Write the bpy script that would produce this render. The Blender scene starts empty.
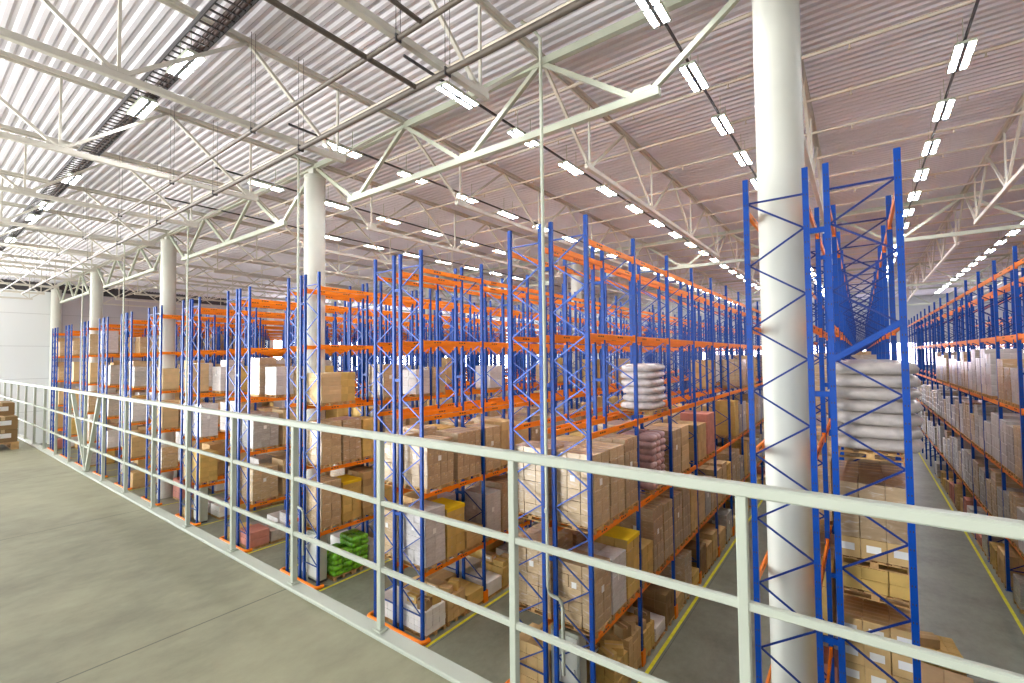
import bpy, math, random
from mathutils import Vector, Matrix
random.seed(7)
C = bpy.context.scene.collection
PI = math.pi
EYE = 9.01            # height of the viewpoint above the warehouse floor
MEZ = EYE - 1.6       # walkway surface

# ------------------------------------------------------------------ camera
FPX, YAW, PIT, ROLL = 466.5428, .641, .0336, -.0108
cam = bpy.data.cameras.new('camera'); co = bpy.data.objects.new('camera', cam); C.objects.link(co)
cam.sensor_width = 36; cam.lens = FPX * 36 / 1024; cam.clip_start = .05; cam.clip_end = 400
fw = Vector((-math.sin(YAW) * math.cos(PIT), math.cos(YAW) * math.cos(PIT), math.sin(PIT)))
rt = Vector((math.cos(YAW), math.sin(YAW), 0)); up = rt.cross(fw)
cr, sr = math.cos(ROLL), math.sin(ROLL)
u2 = up * cr - rt * sr
r2 = rt * cr + up * sr
co.matrix_world = Matrix(((r2.x, u2.x, -fw.x, 0), (r2.y, u2.y, -fw.y, 0), (r2.z, u2.z, -fw.z, EYE), (0, 0, 0, 1)))
bpy.context.scene.camera = co

def px_of(X, Y, Z):
    p = Vector((X, Y, Z - EYE)); d = p.dot(fw)
    if d < .05: return None
    return 512 + FPX * p.dot(r2) / d, 341.5 - FPX * p.dot(u2) / d, d

# ------------------------------------------------------------------ materials
def lin(r, g, b):
    f = lambda c: (c / 255 / 12.92) if c <= 10 else ((c / 255 + .055) / 1.055) ** 2.4
    return (f(r), f(g), f(b), 1)
def nodes(name):
    m = bpy.data.materials.new(name); m.use_nodes = True
    nt = m.node_tree; b = nt.nodes['Principled BSDF']
    return m, nt, b
def N(nt, t, **kw):
    n = nt.nodes.new(t)
    for k, v in kw.items():
        if k in n.inputs.keys(): n.inputs[k].default_value = v
        else: setattr(n, k, v)
    return n
def ramp(nt, src, stops):
    r = nt.nodes.new('ShaderNodeValToRGB'); nt.links.new(src, r.inputs[0])
    e = r.color_ramp.elements
    e[0].position, e[0].color = stops[0]; e[1].position, e[1].color = stops[-1]
    for p, c in stops[1:-1]:
        x = e.new(p); x.color = c
    return r.outputs[0]
def coords(nt, scale=(1, 1, 1), kind='Object'):
    t = nt.nodes.new('ShaderNodeTexCoord'); mp = nt.nodes.new('ShaderNodeMapping')
    mp.inputs['Scale'].default_value = scale
    nt.links.new(t.outputs[kind], mp.inputs[0]); return mp.outputs[0]
def simple(name, rgb, rough=.5, metal=0., noise=.12, nscale=3., bump=0., coat=0., island=0., spec=.5):
    m, nt, b = nodes(name)
    c = lin(*rgb)
    v = coords(nt)
    n = N(nt, 'ShaderNodeTexNoise', Scale=nscale, Detail=4.); nt.links.new(v, n.inputs['Vector'])
    lo = tuple(x * (1 - noise) for x in c[:3]) + (1,); hi = tuple(min(1, x * (1 + noise)) for x in c[:3]) + (1,)
    col = ramp(nt, n.outputs[0], [(.3, lo), (.7, hi)])
    if island:
        g = nt.nodes.new('ShaderNodeNewGeometry'); oi = nt.nodes.new('ShaderNodeObjectInfo')
        ad = N(nt, 'ShaderNodeMath', operation='ADD'); nt.links.new(g.outputs['Random Per Island'], ad.inputs[0]); nt.links.new(oi.outputs['Random'], ad.inputs[1])
        mr = N(nt, 'ShaderNodeMapRange'); nt.links.new(ad.outputs[0], mr.inputs[0]); mr.inputs[2].default_value = 2.
        mr.inputs[3].default_value = 1 - island; mr.inputs[4].default_value = 1 + island
        h = nt.nodes.new('ShaderNodeHueSaturation'); nt.links.new(mr.outputs[0], h.inputs['Value']); nt.links.new(col, h.inputs['Color']); col = h.outputs[0]
    nt.links.new(col, b.inputs['Base Color'])
    b.inputs['Roughness'].default_value = rough; b.inputs['Metallic'].default_value = metal
    b.inputs['Coat Weight'].default_value = coat; b.inputs['Coat Roughness'].default_value = .25
    b.inputs['Specular IOR Level'].default_value = spec
    if bump:
        n2 = N(nt, 'ShaderNodeTexNoise', Scale=nscale * 5, Detail=5.); nt.links.new(v, n2.inputs['Vector'])
        bp = N(nt, 'ShaderNodeBump', Strength=bump, Distance=.02); nt.links.new(n2.outputs[0], bp.inputs['Height']); nt.links.new(bp.outputs[0], b.inputs['Normal'])
    return m
M = {}
M['blue'] = simple('rack_blue_paint', (2, 66, 154), .4, noise=.1, nscale=2, spec=.3)
M['bluebrace'] = simple('rack_brace_paint', (22, 48, 118), .42, noise=.15, nscale=2, spec=.3)
M['galvbrace'] = simple('galvanised_blue_brace', (58, 82, 146), .42, metal=.5, noise=.12, nscale=2)
M['orange'] = simple('beam_orange_paint', (255, 134, 10), .42, noise=.1, nscale=2, spec=.3)
M['dark'] = simple('dark_print', (60, 40, 35), .6)
M['cream'] = simple('cream_steel_paint', (184, 189, 171), .4, noise=.04, nscale=2)
M['truss'] = simple('white_truss_paint', (206, 202, 190), .5, noise=.05, nscale=1)
M['colw'] = simple('white_column_paint', (208, 209, 198), .55, noise=.04, nscale=1.2)
M['deck'] = simple('white_roof_sheet', (226, 223, 230), .5, noise=.05, nscale=.4)
M['pipe'] = simple('sprinkler_pipe_paint', (96, 86, 76), .5, noise=.2)
M['pipew'] = simple('cream_pipe_paint', (216, 206, 190), .5, noise=.05)
M['track'] = simple('dark_track_metal', (72, 70, 72), .5, metal=.3)
M['galv'] = simple('galvanised_metal', (120, 122, 126), .45, metal=.6)
M['wood'] = simple('pallet_wood', (190, 150, 96), .8, noise=.3, nscale=6, bump=.2)
M['yellow'] = simple('yellow_sheet', (240, 204, 20), .6, noise=.06)
M['yline'] = simple('yellow_floor_paint', (222, 214, 30), .6, noise=.12, nscale=5)
M['kraft'] = simple('kraft_cardboard', (200, 166, 112), .75, noise=.08, nscale=4, island=.2)
M['kraftd'] = simple('dark_cardboard', (144, 114, 72), .75, noise=.08, nscale=4, island=.2)
M['kraftp'] = simple('pale_cardboard', (206, 176, 130), .75, noise=.06, nscale=4, island=.14)
M['golden'] = simple('golden_cardboard', (208, 172, 96), .7, noise=.08, nscale=4, island=.16)
M['white'] = simple('white_carton', (226, 222, 216), .6, noise=.05, nscale=4, island=.08)
M['label'] = simple('paper_label', (238, 236, 230), .5, noise=.02)
M['rosy'] = simple('rosy_carton', (196, 128, 110), .6, noise=.1, island=.15)
M['bag'] = simple('grey_plastic_sack', (186, 176, 168), .28, noise=.14, nscale=7, bump=.35, coat=.4, island=.1)
M['bagw'] = simple('white_plastic_wrap', (214, 206, 204), .25, noise=.16, nscale=7, bump=.4, coat=.5)
M['bagp'] = simple('rosy_plastic_sack', (186, 148, 142), .3, noise=.2, nscale=7, bump=.35, coat=.4, island=.15)
M['green'] = simple('green_plastic_sack', (120, 196, 30), .4, noise=.5, nscale=9, bump=.3, coat=.3, island=.25)
M['bluecrate'] = simple('blue_crate_plastic', (40, 84, 170), .4, noise=.1)
def wrapped(name, rgb, amt=.3):
    m, nt, b = nodes(name)
    v = coords(nt, (1, 1, 1)); c = lin(*rgb)
    wv = N(nt, 'ShaderNodeTexNoise', Scale=2.4, Detail=6., Distortion=1.8); nt.links.new(coords(nt, (1.2, 1.2, 4.5)), wv.inputs['Vector'])
    hi = tuple(x + (.75 - x) * amt for x in c[:3]) + (1,); lo = tuple(x * .85 for x in c[:3]) + (1,)
    col = ramp(nt, wv.outputs[0], [(.35, lo), (.56, c), (.72, hi)])
    g = nt.nodes.new('ShaderNodeNewGeometry'); oi = nt.nodes.new('ShaderNodeObjectInfo')
    ad = N(nt, 'ShaderNodeMath', operation='ADD'); nt.links.new(g.outputs['Random Per Island'], ad.inputs[0]); nt.links.new(oi.outputs['Random'], ad.inputs[1])
    mr = N(nt, 'ShaderNodeMapRange'); nt.links.new(ad.outputs[0], mr.inputs[0]); mr.inputs[2].default_value = 2.
    mr.inputs[3].default_value = .84; mr.inputs[4].default_value = 1.16
    h = nt.nodes.new('ShaderNodeHueSaturation'); nt.links.new(mr.outputs[0], h.inputs['Value']); nt.links.new(col, h.inputs['Color'])
    nt.links.new(h.outputs[0], b.inputs['Base Color'])
    b.inputs['Roughness'].default_value = .42; b.inputs['Coat Weight'].default_value = .8; b.inputs['Coat Roughness'].default_value = .16
    bp = N(nt, 'ShaderNodeBump', Strength=.35, Distance=.02); nt.links.new(wv.outputs[0], bp.inputs['Height']); nt.links.new(bp.outputs[0], b.inputs['Normal']); nt.links.new(bp.outputs[0], b.inputs['Coat Normal'])
    return m
M['wkraft'] = wrapped('film_wrapped_cardboard', (198, 168, 126), .5)
M['wbrown'] = wrapped('film_wrapped_brown_cardboard', (184, 156, 120), .5)
M['wwhite'] = wrapped('film_wrapped_white_cartons', (212, 206, 202), .4)
M['wgrey'] = wrapped('film_wrapped_grey_goods', (176, 168, 158), .45)

def concrete(name, rgb, var, joints=None, rough=.55):
    m, nt, b = nodes(name); c = lin(*rgb)
    v = coords(nt)
    n1 = N(nt, 'ShaderNodeTexNoise', Scale=.45, Detail=6., Roughness=.6); nt.links.new(v, n1.inputs['Vector'])
    n2 = N(nt, 'ShaderNodeTexNoise', Scale=5., Detail=8., Roughness=.7); nt.links.new(coords(nt, (1, .6, 1)), n2.inputs['Vector'])
    mx = N(nt, 'ShaderNodeMath', operation='ADD'); nt.links.new(n1.outputs[0], mx.inputs[0])
    ml = N(nt, 'ShaderNodeMath', operation='MULTIPLY'); ml.inputs[1].default_value = .5; nt.links.new(n2.outputs[0], ml.inputs[0]); nt.links.new(ml.outputs[0], mx.inputs[1])
    col = ramp(nt, mx.outputs[0], [(.55, tuple(x * (1 - var) for x in c[:3]) + (1,)), (.75, c), (.95, tuple(x * (1 + var * .8) for x in c[:3]) + (1,))])
    if joints:
        t = nt.nodes.new('ShaderNodeTexCoord'); sp = nt.nodes.new('ShaderNodeSeparateXYZ'); nt.links.new(t.outputs['Object'], sp.inputs[0])
        off, per, w = joints
        a = N(nt, 'ShaderNodeMath', operation='SUBTRACT'); nt.links.new(sp.outputs[0], a.inputs[0]); a.inputs[1].default_value = off - per / 2
        f = N(nt, 'ShaderNodeMath', operation='PINGPONG'); nt.links.new(a.outputs[0], f.inputs[0]); f.inputs[1].default_value = per / 2
        # distance from the joint = per/2 - pingpong
        s = N(nt, 'ShaderNodeMath', operation='SUBTRACT'); s.inputs[0].default_value = per / 2; nt.links.new(f.outputs[0], s.inputs[1])
        lt = N(nt, 'ShaderNodeMath', operation='LESS_THAN'); nt.links.new(s.outputs[0], lt.inputs[0]); lt.inputs[1].default_value = w
        mix = N(nt, 'ShaderNodeMix', data_type='RGBA'); nt.links.new(lt.outputs[0], mix.inputs[0]); nt.links.new(col, mix.inputs[6]); mix.inputs[7].default_value = tuple(x * .45 for x in c[:3]) + (1,)
        col = mix.outputs[2]
    nt.links.new(col, b.inputs['Base Color']); b.inputs['Roughness'].default_value = rough
    bp = N(nt, 'ShaderNodeBump', Strength=.12, Distance=.01); nt.links.new(n2.outputs[0], bp.inputs['Height']); nt.links.new(bp.outputs[0], b.inputs['Normal'])
    return m
M['mez'] = concrete('walkway_concrete', (150, 147, 118), .34, (-3.26, 3., .006), .6)
M['floor'] = concrete('warehouse_concrete', (130, 133, 116), .28, (-5., 6., .01), .4)
def panel(name, rgb):
    m, nt, b = nodes(name); c = lin(*rgb)
    t = nt.nodes.new('ShaderNodeTexCoord'); sp = nt.nodes.new('ShaderNodeSeparateXYZ'); nt.links.new(t.outputs['Object'], sp.inputs[0])
    outs = []
    for ax, per, w in ((2, 3.6, .03), (1, 6., .03)):
        f = N(nt, 'ShaderNodeMath', operation='PINGPONG'); nt.links.new(sp.outputs[ax], f.inputs[0]); f.inputs[1].default_value = per / 2
        lt = N(nt, 'ShaderNodeMath', operation='LESS_THAN'); nt.links.new(f.outputs[0], lt.inputs[0]); lt.inputs[1].default_value = w; outs.append(lt)
    mx = N(nt, 'ShaderNodeMath', operation='MAXIMUM'); nt.links.new(outs[0].outputs[0], mx.inputs[0]); nt.links.new(outs[1].outputs[0], mx.inputs[1])
    mix = N(nt, 'ShaderNodeMix', data_type='RGBA'); nt.links.new(mx.outputs[0], mix.inputs[0]); mix.inputs[6].default_value = c; mix.inputs[7].default_value = tuple(x * .75 for x in c[:3]) + (1,)
    nt.links.new(mix.outputs[2], b.inputs['Base Color']); b.inputs['Roughness'].default_value = .5
    return m
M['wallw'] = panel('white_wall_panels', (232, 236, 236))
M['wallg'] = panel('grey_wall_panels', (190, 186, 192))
def emit(name, rgb, s):
    m = bpy.data.materials.new(name); m.use_nodes = True; nt = m.node_tree; nt.nodes.clear()
    e = nt.nodes.new('ShaderNodeEmission'); o = nt.nodes.new('ShaderNodeOutputMaterial'); nt.links.new(e.outputs[0], o.inputs[0])
    e.inputs[0].default_value = lin(*rgb); e.inputs[1].default_value = s; return m
LAMP = 95.
M['tube'] = emit('fluorescent_tube_glow', (250, 252, 255), LAMP)
M['sidefill'] = emit('added_side_window_fill', (240, 246, 255), 14.)  # fill glow for the added side windows
M['daywin'] = emit('daylit_window_pane', (250, 240, 255), 9.0)

# ------------------------------------------------------------------ mesh helpers
class MB:
    def __init__(s): s.v = []; s.f = []; s.mi = []; s.sm = []
    def add(s, vs, fs, mi=0, sm=False):
        o = len(s.v); s.v += [tuple(v) for v in vs]
        for f in fs: s.f.append(tuple(i + o for i in f)); s.mi.append(mi); s.sm.append(sm)
    def box(s, x0, x1, y0, y1, z0, z1, mi=0):
        s.add([(x0, y0, z0), (x1, y0, z0), (x1, y1, z0), (x0, y1, z0), (x0, y0, z1), (x1, y0, z1), (x1, y1, z1), (x0, y1, z1)],
              [(0, 3, 2, 1), (4, 5, 6, 7), (0, 1, 5, 4), (1, 2, 6, 5), (2, 3, 7, 6), (3, 0, 4, 7)], mi)
    def cbox(s, x0, x1, y0, y1, z0, z1, b=.01, mi=0):   # box with chamfered edges
        vs = []; 
        for z, i in ((z0, b), (z0 + b, 0), (z1 - b, 0), (z1, b)):
            e = b if i == 0 else b * 2
            xs, xe, ys, ye = x0 + i, x1 - i, y0 + i, y1 - i
            vs += [(xs + b, ys, z), (xe - b, ys, z), (xe, ys + b, z), (xe, ye - b, z), (xe - b, ye, z), (xs + b, ye, z), (xs, ye - b, z), (xs, ys + b, z)]
        fs = [tuple(range(7, -1, -1)), tuple(range(24, 32))]
        for l in range(3):
            for i in range(8):
                j = (i + 1) % 8; fs.append((l * 8 + i, l * 8 + j, l * 8 + 8 + j, l * 8 + 8 + i))
        s.add(vs, fs, mi)
    def bar(s, p, q, w, h, mi=0, upv=(0, 0, 1)):
        p, q = Vector(p), Vector(q); d = (q - p).normalized(); u = Vector(upv)
        if abs(d.dot(u)) > .99: u = Vector((0, 1, 0))
        a = d.cross(u).normalized() * w / 2; b = a.cross(d).normalized() * h / 2
        vs = [p - a - b, p + a - b, p + a + b, p - a + b, q - a - b, q + a - b, q + a + b, q - a + b]
        s.add(vs, [(0, 1, 2, 3), (4, 7, 6, 5), (0, 4, 5, 1), (1, 5, 6, 2), (2, 6, 7, 3), (3, 7, 4, 0)], mi)
    def tube(s, pts, r, n=8, mi=0, cap=True):
        pts = [Vector(p) for p in pts]; rings = []
        o = len(s.v)
        for i, p in enumerate(pts):
            d = (pts[min(i + 1, len(pts) - 1)] - pts[max(i - 1, 0)]).normalized()
            u = Vector((0, 0, 1)) if abs(d.z) < .9 else Vector((0, 1, 0))
            a = d.cross(u).normalized(); b = a.cross(d)
            rings.append([p + (a * math.cos(t) + b * math.sin(t)) * r for t in [2 * PI * k / n for k in range(n)]])
        vs = [v for rg in rings for v in rg]; fs = []
        for i in range(len(pts) - 1):
            for k in range(n): j = (k + 1) % n; fs.append((i * n + k, i * n + j, i * n + n + j, i * n + n + k))
        s.add(vs, fs, mi, True)
        if cap: s.add(rings[0], [tuple(range(n))], mi); s.add(rings[-1], [tuple(range(n - 1, -1, -1))], mi)
    def mesh(s, name, mats):
        me = bpy.data.meshes.new(name); me.from_pydata(s.v, [], s.f)
        for m in mats: me.materials.append(M[m])
        me.polygons.foreach_set('material_index', s.mi); me.polygons.foreach_set('use_smooth', s.sm); me.update()
        return me
def put(name, me, parent=None, loc=(0, 0, 0), rz=0):
    o = bpy.data.objects.new(name, me); C.objects.link(o); o.location = loc; o.rotation_euler = (0, 0, rz)
    if parent: o.parent = parent
    return o
def thing(name, label, cat, loc=(0, 0, 0), rz=0, group=None, me=None):
    o = put(name, me, None, loc, rz); o['label'] = label; o['category'] = cat
    if group: o['group'] = group
    return o
def struct(name, me, loc=(0, 0, 0)):
    o = put(name, me, None, loc); o['kind'] = 'structure'; return o
def quick(fn, mats, name='part'):
    m = MB(); fn(m); return m.mesh(name, mats)
ORD = ['zeroth', 'first', 'second', 'third', 'fourth', 'fifth', 'sixth', 'seventh', 'eighth', 'ninth', 'tenth', 'eleventh', 'twelfth', 'thirteenth', 'fourteenth', 'fifteenth', 'sixteenth', 'seventeenth', 'eighteenth', 'nineteenth', 'twentieth', 'twenty-first', 'twenty-second', 'twenty-third', 'twenty-fourth', 'twenty-fifth', 'twenty-sixth', 'twenty-seventh', 'twenty-eighth', 'twenty-ninth', 'thirtieth'] + ['number %d' % i for i in range(31, 99)]

# ------------------------------------------------------------------ setting
XL, XRT, YE = -73.2, 22., 96.
ROOF = 17.92
struct('floor', quick(lambda m: m.box(XL, XRT, -11, YE, -.3, 0), ['floor']))
# corrugated roof sheet
def deck(m):
    per = .3; y = -11.; prof = []
    while y < YE:
        prof += [(y, 0), (y + .1, 0), (y + .16, .05), (y + .24, .05)]; y += per
    o = 0; vs = []; fs = []
    for (py, pz) in prof: vs += [(XL, py, ROOF + pz), (XRT, py, ROOF + pz)]
    for i in range(len(prof) - 1): fs.append((2 * i, 2 * i + 2, 2 * i + 3, 2 * i + 1))
    m.add(vs, fs)
    m.box(XL, XRT, -11, YE, ROOF + .12, ROOF + .3)
struct('ceiling', quick(deck, ['deck']))
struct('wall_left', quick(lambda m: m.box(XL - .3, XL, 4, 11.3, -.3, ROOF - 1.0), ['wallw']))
struct('wall_left_rear', quick(lambda m: (m.box(XL - .5, XL - .2, 11.6, 32, -.3, ROOF - 1.0), m.box(XL - .5, XL - .2, 32, YE, -.3, 3), m.box(XL - .5, XL - .2, 32, YE, 12.3, ROOF - 1.0), m.box(XL - .4, XL, 11.3, 11.6, -.3, ROOF - 1)), ['wallg']))  # grey panels put the dimmer daylight beyond the columns into the wall colour
struct('trim_1', quick(lambda m: m.box(XL - .5, XL - .1, -11, YE, ROOF - 1.0, ROOF + .1), ['track']))
def backwall(m):
    m.box(XL, XRT, YE, YE + .3, -.3, 7.2); m.box(XL, XRT, YE, YE + .3, 10.6, ROOF + .2); m.box(XL, XL + 5.95 * 8, YE, YE + .3, 7.2, 10.6)
struct('wall_back', quick(backwall, ['wallw']))
x = XL + 5.95 * 8; n = 1
struct('wall_right', quick(lambda m: m.box(XRT, XRT + .3, -11, YE, -.3, ROOF + .2), ['wallg']))
struct('wall_front', quick(lambda m: (m.box(-16, XRT, -11.3, -11, -.3, MEZ + .3), m.box(-16, XRT, -11.3, -11, MEZ + 4.6, ROOF + .2)), ['wallg']))
while x < XRT - .1:
    def win(m, x=x): m.box(x + .12, x + 5.83, YE + .1, YE + .16, 7.2, 10.6)
    w = struct('window_%d' % n, quick(lambda m, x=x: (m.box(x, x + .12, YE - .02, YE + .3, 7.2, 10.6), m.box(x + 5.83, x + 5.95, YE - .02, YE + .3, 7.2, 10.6)), ['cream']))
    put('pane', quick(win, ['daywin']), w)
    x += 5.95; n += 1
y = 32.  # added row of glowing windows behind the racks, invented to brighten the rear roof
while y < YE - 1:
    w = struct('window_%d' % n, quick(lambda m, y=y: (m.box(XL - .5, XL - .15, y, y + .2, 3, 12.3), m.box(XL - .5, XL - .15, y + 7.8, y + 8, 3, 12.3), m.box(XL - .5, XL - .15, y + .2, y + 7.8, 7.5, 7.7)), ['cream']))
    put('pane', quick(lambda m, y=y: m.box(XL - .4, XL - .3, y + .2, y + 7.8, 3, 12.3), ['sidefill']), w)
    y += 8; n += 1
# walkway slab and its steel edge
struct('floor_walkway', quick(lambda m: m.box(XL, 14, -11, 1.7, MEZ - .35, MEZ), ['mez']))
struct('trim_2', quick(lambda m: (m.cbox(XL, 14, 1.7, 1.8, MEZ - .45, MEZ + .02, .006), ), ['cream']))

# ------------------------------------------------------------------ columns
COLY = 11.25
def colmesh(m):
    n = 40; pts = [(0, 0, 0), (0, 0, 17.0)]
    m.tube(pts, .44, n)
    m.tube([(0, 0, 17.0), (0, 0, 17.12)], .46, n)
    m.cbox(-.2, .2, -.2, .2, 17.12, 17.44, .01)
    m.tube([(0, 0, 0), (0, 0, .25)], .47, n)
cme = quick(colmesh, ['colw'], 'column')
colx = [-1.25 - 18.0 * i for i in range(0, 4)] + [-72.2]
ci = 0
for j, cy in enumerate((COLY, COLY + 23.8, COLY + 47.6)):
    for i, cx in enumerate([16.8] * (j > 0) + colx):
        o = struct('column', cme, (cx, cy, 0))
        if j: o.location.z = 0

# ------------------------------------------------------------------ roof trusses
ZB, ZT = EYE + 6.42, EYE + 8.7
def member(p, q, w, h, nm, parent, mat='truss'):
    m = MB(); m.bar(p, q, w, h); return put(nm, m.mesh(nm, [mat]), parent)
TN = 0
def y_truss(X, Y0, span, label, near):
    t = thing('roof_truss', label, 'truss', (X, Y0, 0), 0, 'roof trusses spanning over the racks')
    nb = 4; pan = span / nb
    m = MB(); m.box(-.1, .1, 0, span, ZT - .02, ZT + .1); m.box(-.012, .012, 0, span, ZT - .1, ZT + .1)
    put('top_chord', m.mesh('tc', ['truss']), t)
    m = MB(); m.cbox(-.075, .075, pan / 2 - .25, span - pan / 2 + .25, ZB - .08, ZB + .08, .01)
    put('bottom_chord', m.mesh('bc', ['truss']), t)
    web = []
    for i in range(nb):
        yb = pan * (i + .5)
        web += [((0, pan * i, ZT), (0, yb, ZB), .085, 'diagonal'), ((0, yb, ZB), (0, pan * (i + 1), ZT), .085, 'diagonal'), ((0, yb, ZB), (0, yb, ZT), .06, 'vertical')]
    if near:
        for p, q, w, nm in web: member(p, q, w, w, nm, t)
        for i in range(nb):
            m = MB(); m.box(-.012, .012, pan * (i + .5) - .3, pan * (i + .5) + .3, ZB, ZB + .22); put('gusset_plate', m.mesh('gp', ['truss']), t)
    else:
        m = MB()
        for p, q, w, nm in web: m.bar(p, q, w, w)
        put('web', m.mesh('web', ['truss']), t)
ty = [COLY - 22., COLY, COLY + 23.8, COLY + 47.6]
spanname = ['before the front columns', 'just past the front columns', 'past the second column line', 'deep past the third column line']
xi = 0
X = -67.22
tmesh = {}
xs = []
x = -1.22 + 18
while x > -73: xs.append(x); x -= 6
for j, y0 in enumerate(ty):
    for i, X in enumerate(xs):
        if j == 0 and X > 5: continue
        near = (j == 0 and -32 < X < 0) or (j == 1 and -26 < X < 11)
        k = i - 3
        nm = ('in line with near column' if k == 0 else ('%s from near column' % ORD[abs(k)]) + (' toward white wall' if k > 0 else ' over open aisle'))
        y_truss(X, y0, 22. if j == 0 else 23.8, 'cream lattice roof truss, %s, %s' % (nm, ['walkway span', 'first rack span', 'second rack span', 'last rack span'][j]), near)
def x_truss(Xr, Yc, span, label, near):
    # spans from column Xr toward -X
    t = thing('girder_truss', label, 'truss', (Xr, Yc, 0), 0, 'girder trusses between the columns')
    zt, zb = EYE + 8.55, EYE + 6.5
    m = MB(); m.cbox(-span, 0, -.1, .1, zt - .11, zt + .11, .01); put('top_chord', m.mesh('tc', ['cream']), t)
    p = span / 6
    m = MB(); m.cbox(-span + p - .45, -p + .45, -.1, .1, zb - .1, zb + .1, .01); put('bottom_chord', m.mesh('bc', ['cream']), t)
    bs = [-p, -3 * p, -5 * p]; ts = [0, -2 * p, -4 * p, -6 * p]
    mm = MB()
    for i in range(3):
        for a, b in ((ts[i], bs[i]), (ts[i + 1], bs[i])):
            off = .12 if a > b else -.12
            if near:
                m = MB(); m.bar((a, 0, zt), (b + off, 0, zb), .13, .13); put('diagonal', m.mesh('diagonal', ['cream']), t)
            else: mm.bar((a, 0, zt), (b + off, 0, zb), .13, .13)
    if near:
        for b in bs:
            m = MB(); m.add([(b - .36, -.012, zb + .05), (b + .36, -.012, zb + .05), (b + .22, -.012, zb + .26), (b - .22, -.012, zb + .26), (b - .36, .012, zb + .05), (b + .36, .012, zb + .05), (b + .22, .012, zb + .26), (b - .22, .012, zb + .26)],
                            [(0, 1, 2, 3), (7, 6, 5, 4), (0, 4, 5, 1), (1, 5, 6, 2), (2, 6, 7, 3), (3, 7, 4, 0)]); put('gusset_plate', m.mesh('gp', ['cream']), t)
    else: put('web', mm.mesh('web', ['cream']), t)
for j in range(4):
    yc = COLY + 23.8 * j
    for i, X in enumerate([16.78, -1.22, -19.22, -37.22, -55.22]):
        if j == 0 and i == 0: continue
        x_truss(X, yc, 18. if i < 4 else 17., 'white box-section girder truss, %s column line, %s bay %s' % (ORD[j + 1], ORD[i if i else 1], 'past the near column' if i else 'over the open aisle'), j < 2 and i < 3)

# ------------------------------------------------------------------ lamps, tracks, tray, pipes
ZL = EYE + 8.02
def lamp_body(m):
    m.cbox(-.21, .21, -.74, .74, .02, .1, .01)
    m.box(-.22, -.205, -.75, .75, -.02, .03); m.box(.205, .22, -.75, .75, -.02, .03); m.box(-.05, .05, -.74, .74, -.03, .02, 1); m.box(-.2, .2, -.03, .03, -.03, .02, 1)
    for k in (-.4, .4): m.box(-.008, .008, k - .008, k + .008, .1, ROOF - ZL)
lb = quick(lamp_body, ['cream', 'galv'], 'housing')
def tubes(m):
    for xx in (-.16, -.08, .08, .16):
        m.cbox(xx - .026, xx + .026, -.7, -.04, -.01, .018, .006); m.cbox(xx - .026, xx + .026, .04, .7, -.01, .018, .006)
lt = quick(tubes, ['tube'], 'fluorescent_tubes')
def lamp(x, y, rz, label, grp):
    assert len(label.split()) <= 16, label
    t = thing('high_bay_lamp', label, 'ceiling light', (x, y, ZL), rz, grp)
    put('housing', lb, t); put('tubes', lt, t)
rows_x = [-3.62 + 6.05 * i for i in range(2, -11, -1)]
for i, X in enumerate(rows_x):
    k = i - 2
    if k > 4: break
    ln = 'directly left of the near column' if k == 0 else ''
    rn = {0: 'row crossing beside the near column', -1: 'row over the open aisle', -2: 'row over the edge rack'}.get(k, '%s row from near column toward white wall' % ORD[abs(k)])
    js = range(0, 22) if k <= 3 else range(0, 9)
    for j in js:
        Y = 10.35 + 3.5 * j
        if k < 0 and j < 1: continue
        if k >= 4 and j < (2 if k == 4 else 4): continue
        lamp(X, Y, 0, 'bright ceiling light, %s lamp, %s' % (ORD[j + 1], rn), 'lamps over the racks')
    m = MB(); m.bar((0, 0, 0), (0, 84, 0), .05, .07)
    t = thing('lighting_track', 'dark conduit carrying the lamps, %s' % rn, 'lighting track', (X, 8.2, ZL + .17), 0, 'lamp conduits', m.mesh('lighting_track', ['track']))
for i, X in enumerate((-14.5, -18.1, -27.6, -33.4, -36.7, -44.4, -50.5)):
    lamp(X, 4.7, PI / 2, 'bright ceiling light under the cable tray, %s from the near tray end' % ORD[i + 1], 'lamps along the cable tray')
def tray_rails(m):
    m.box(-42, 6, -.3, -.27, 0, .14); m.box(-42, 6, .27, .3, 0, .14)
t = thing('cable_tray', 'dark ladder cable tray hung under the white roof along the walkway', 'cable tray', (-12, 4.62, EYE + 8.2))
put('side_rails', quick(tray_rails, ['track']), t)
def rungs(m):
    k = -42
    while k < 6: m.box(k, k + .05, -.28, .28, 0, .03); k += .3
ro = put('rungs', quick(rungs, ['track']), t)
put('cable_bundle', quick(lambda m: (m.tube([(-42, .18, .06), (6, .18, .06)], .06, 8), m.tube([(-42, .05, .05), (6, .05, .05)], .045, 8)), ['dark']), t)
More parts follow.
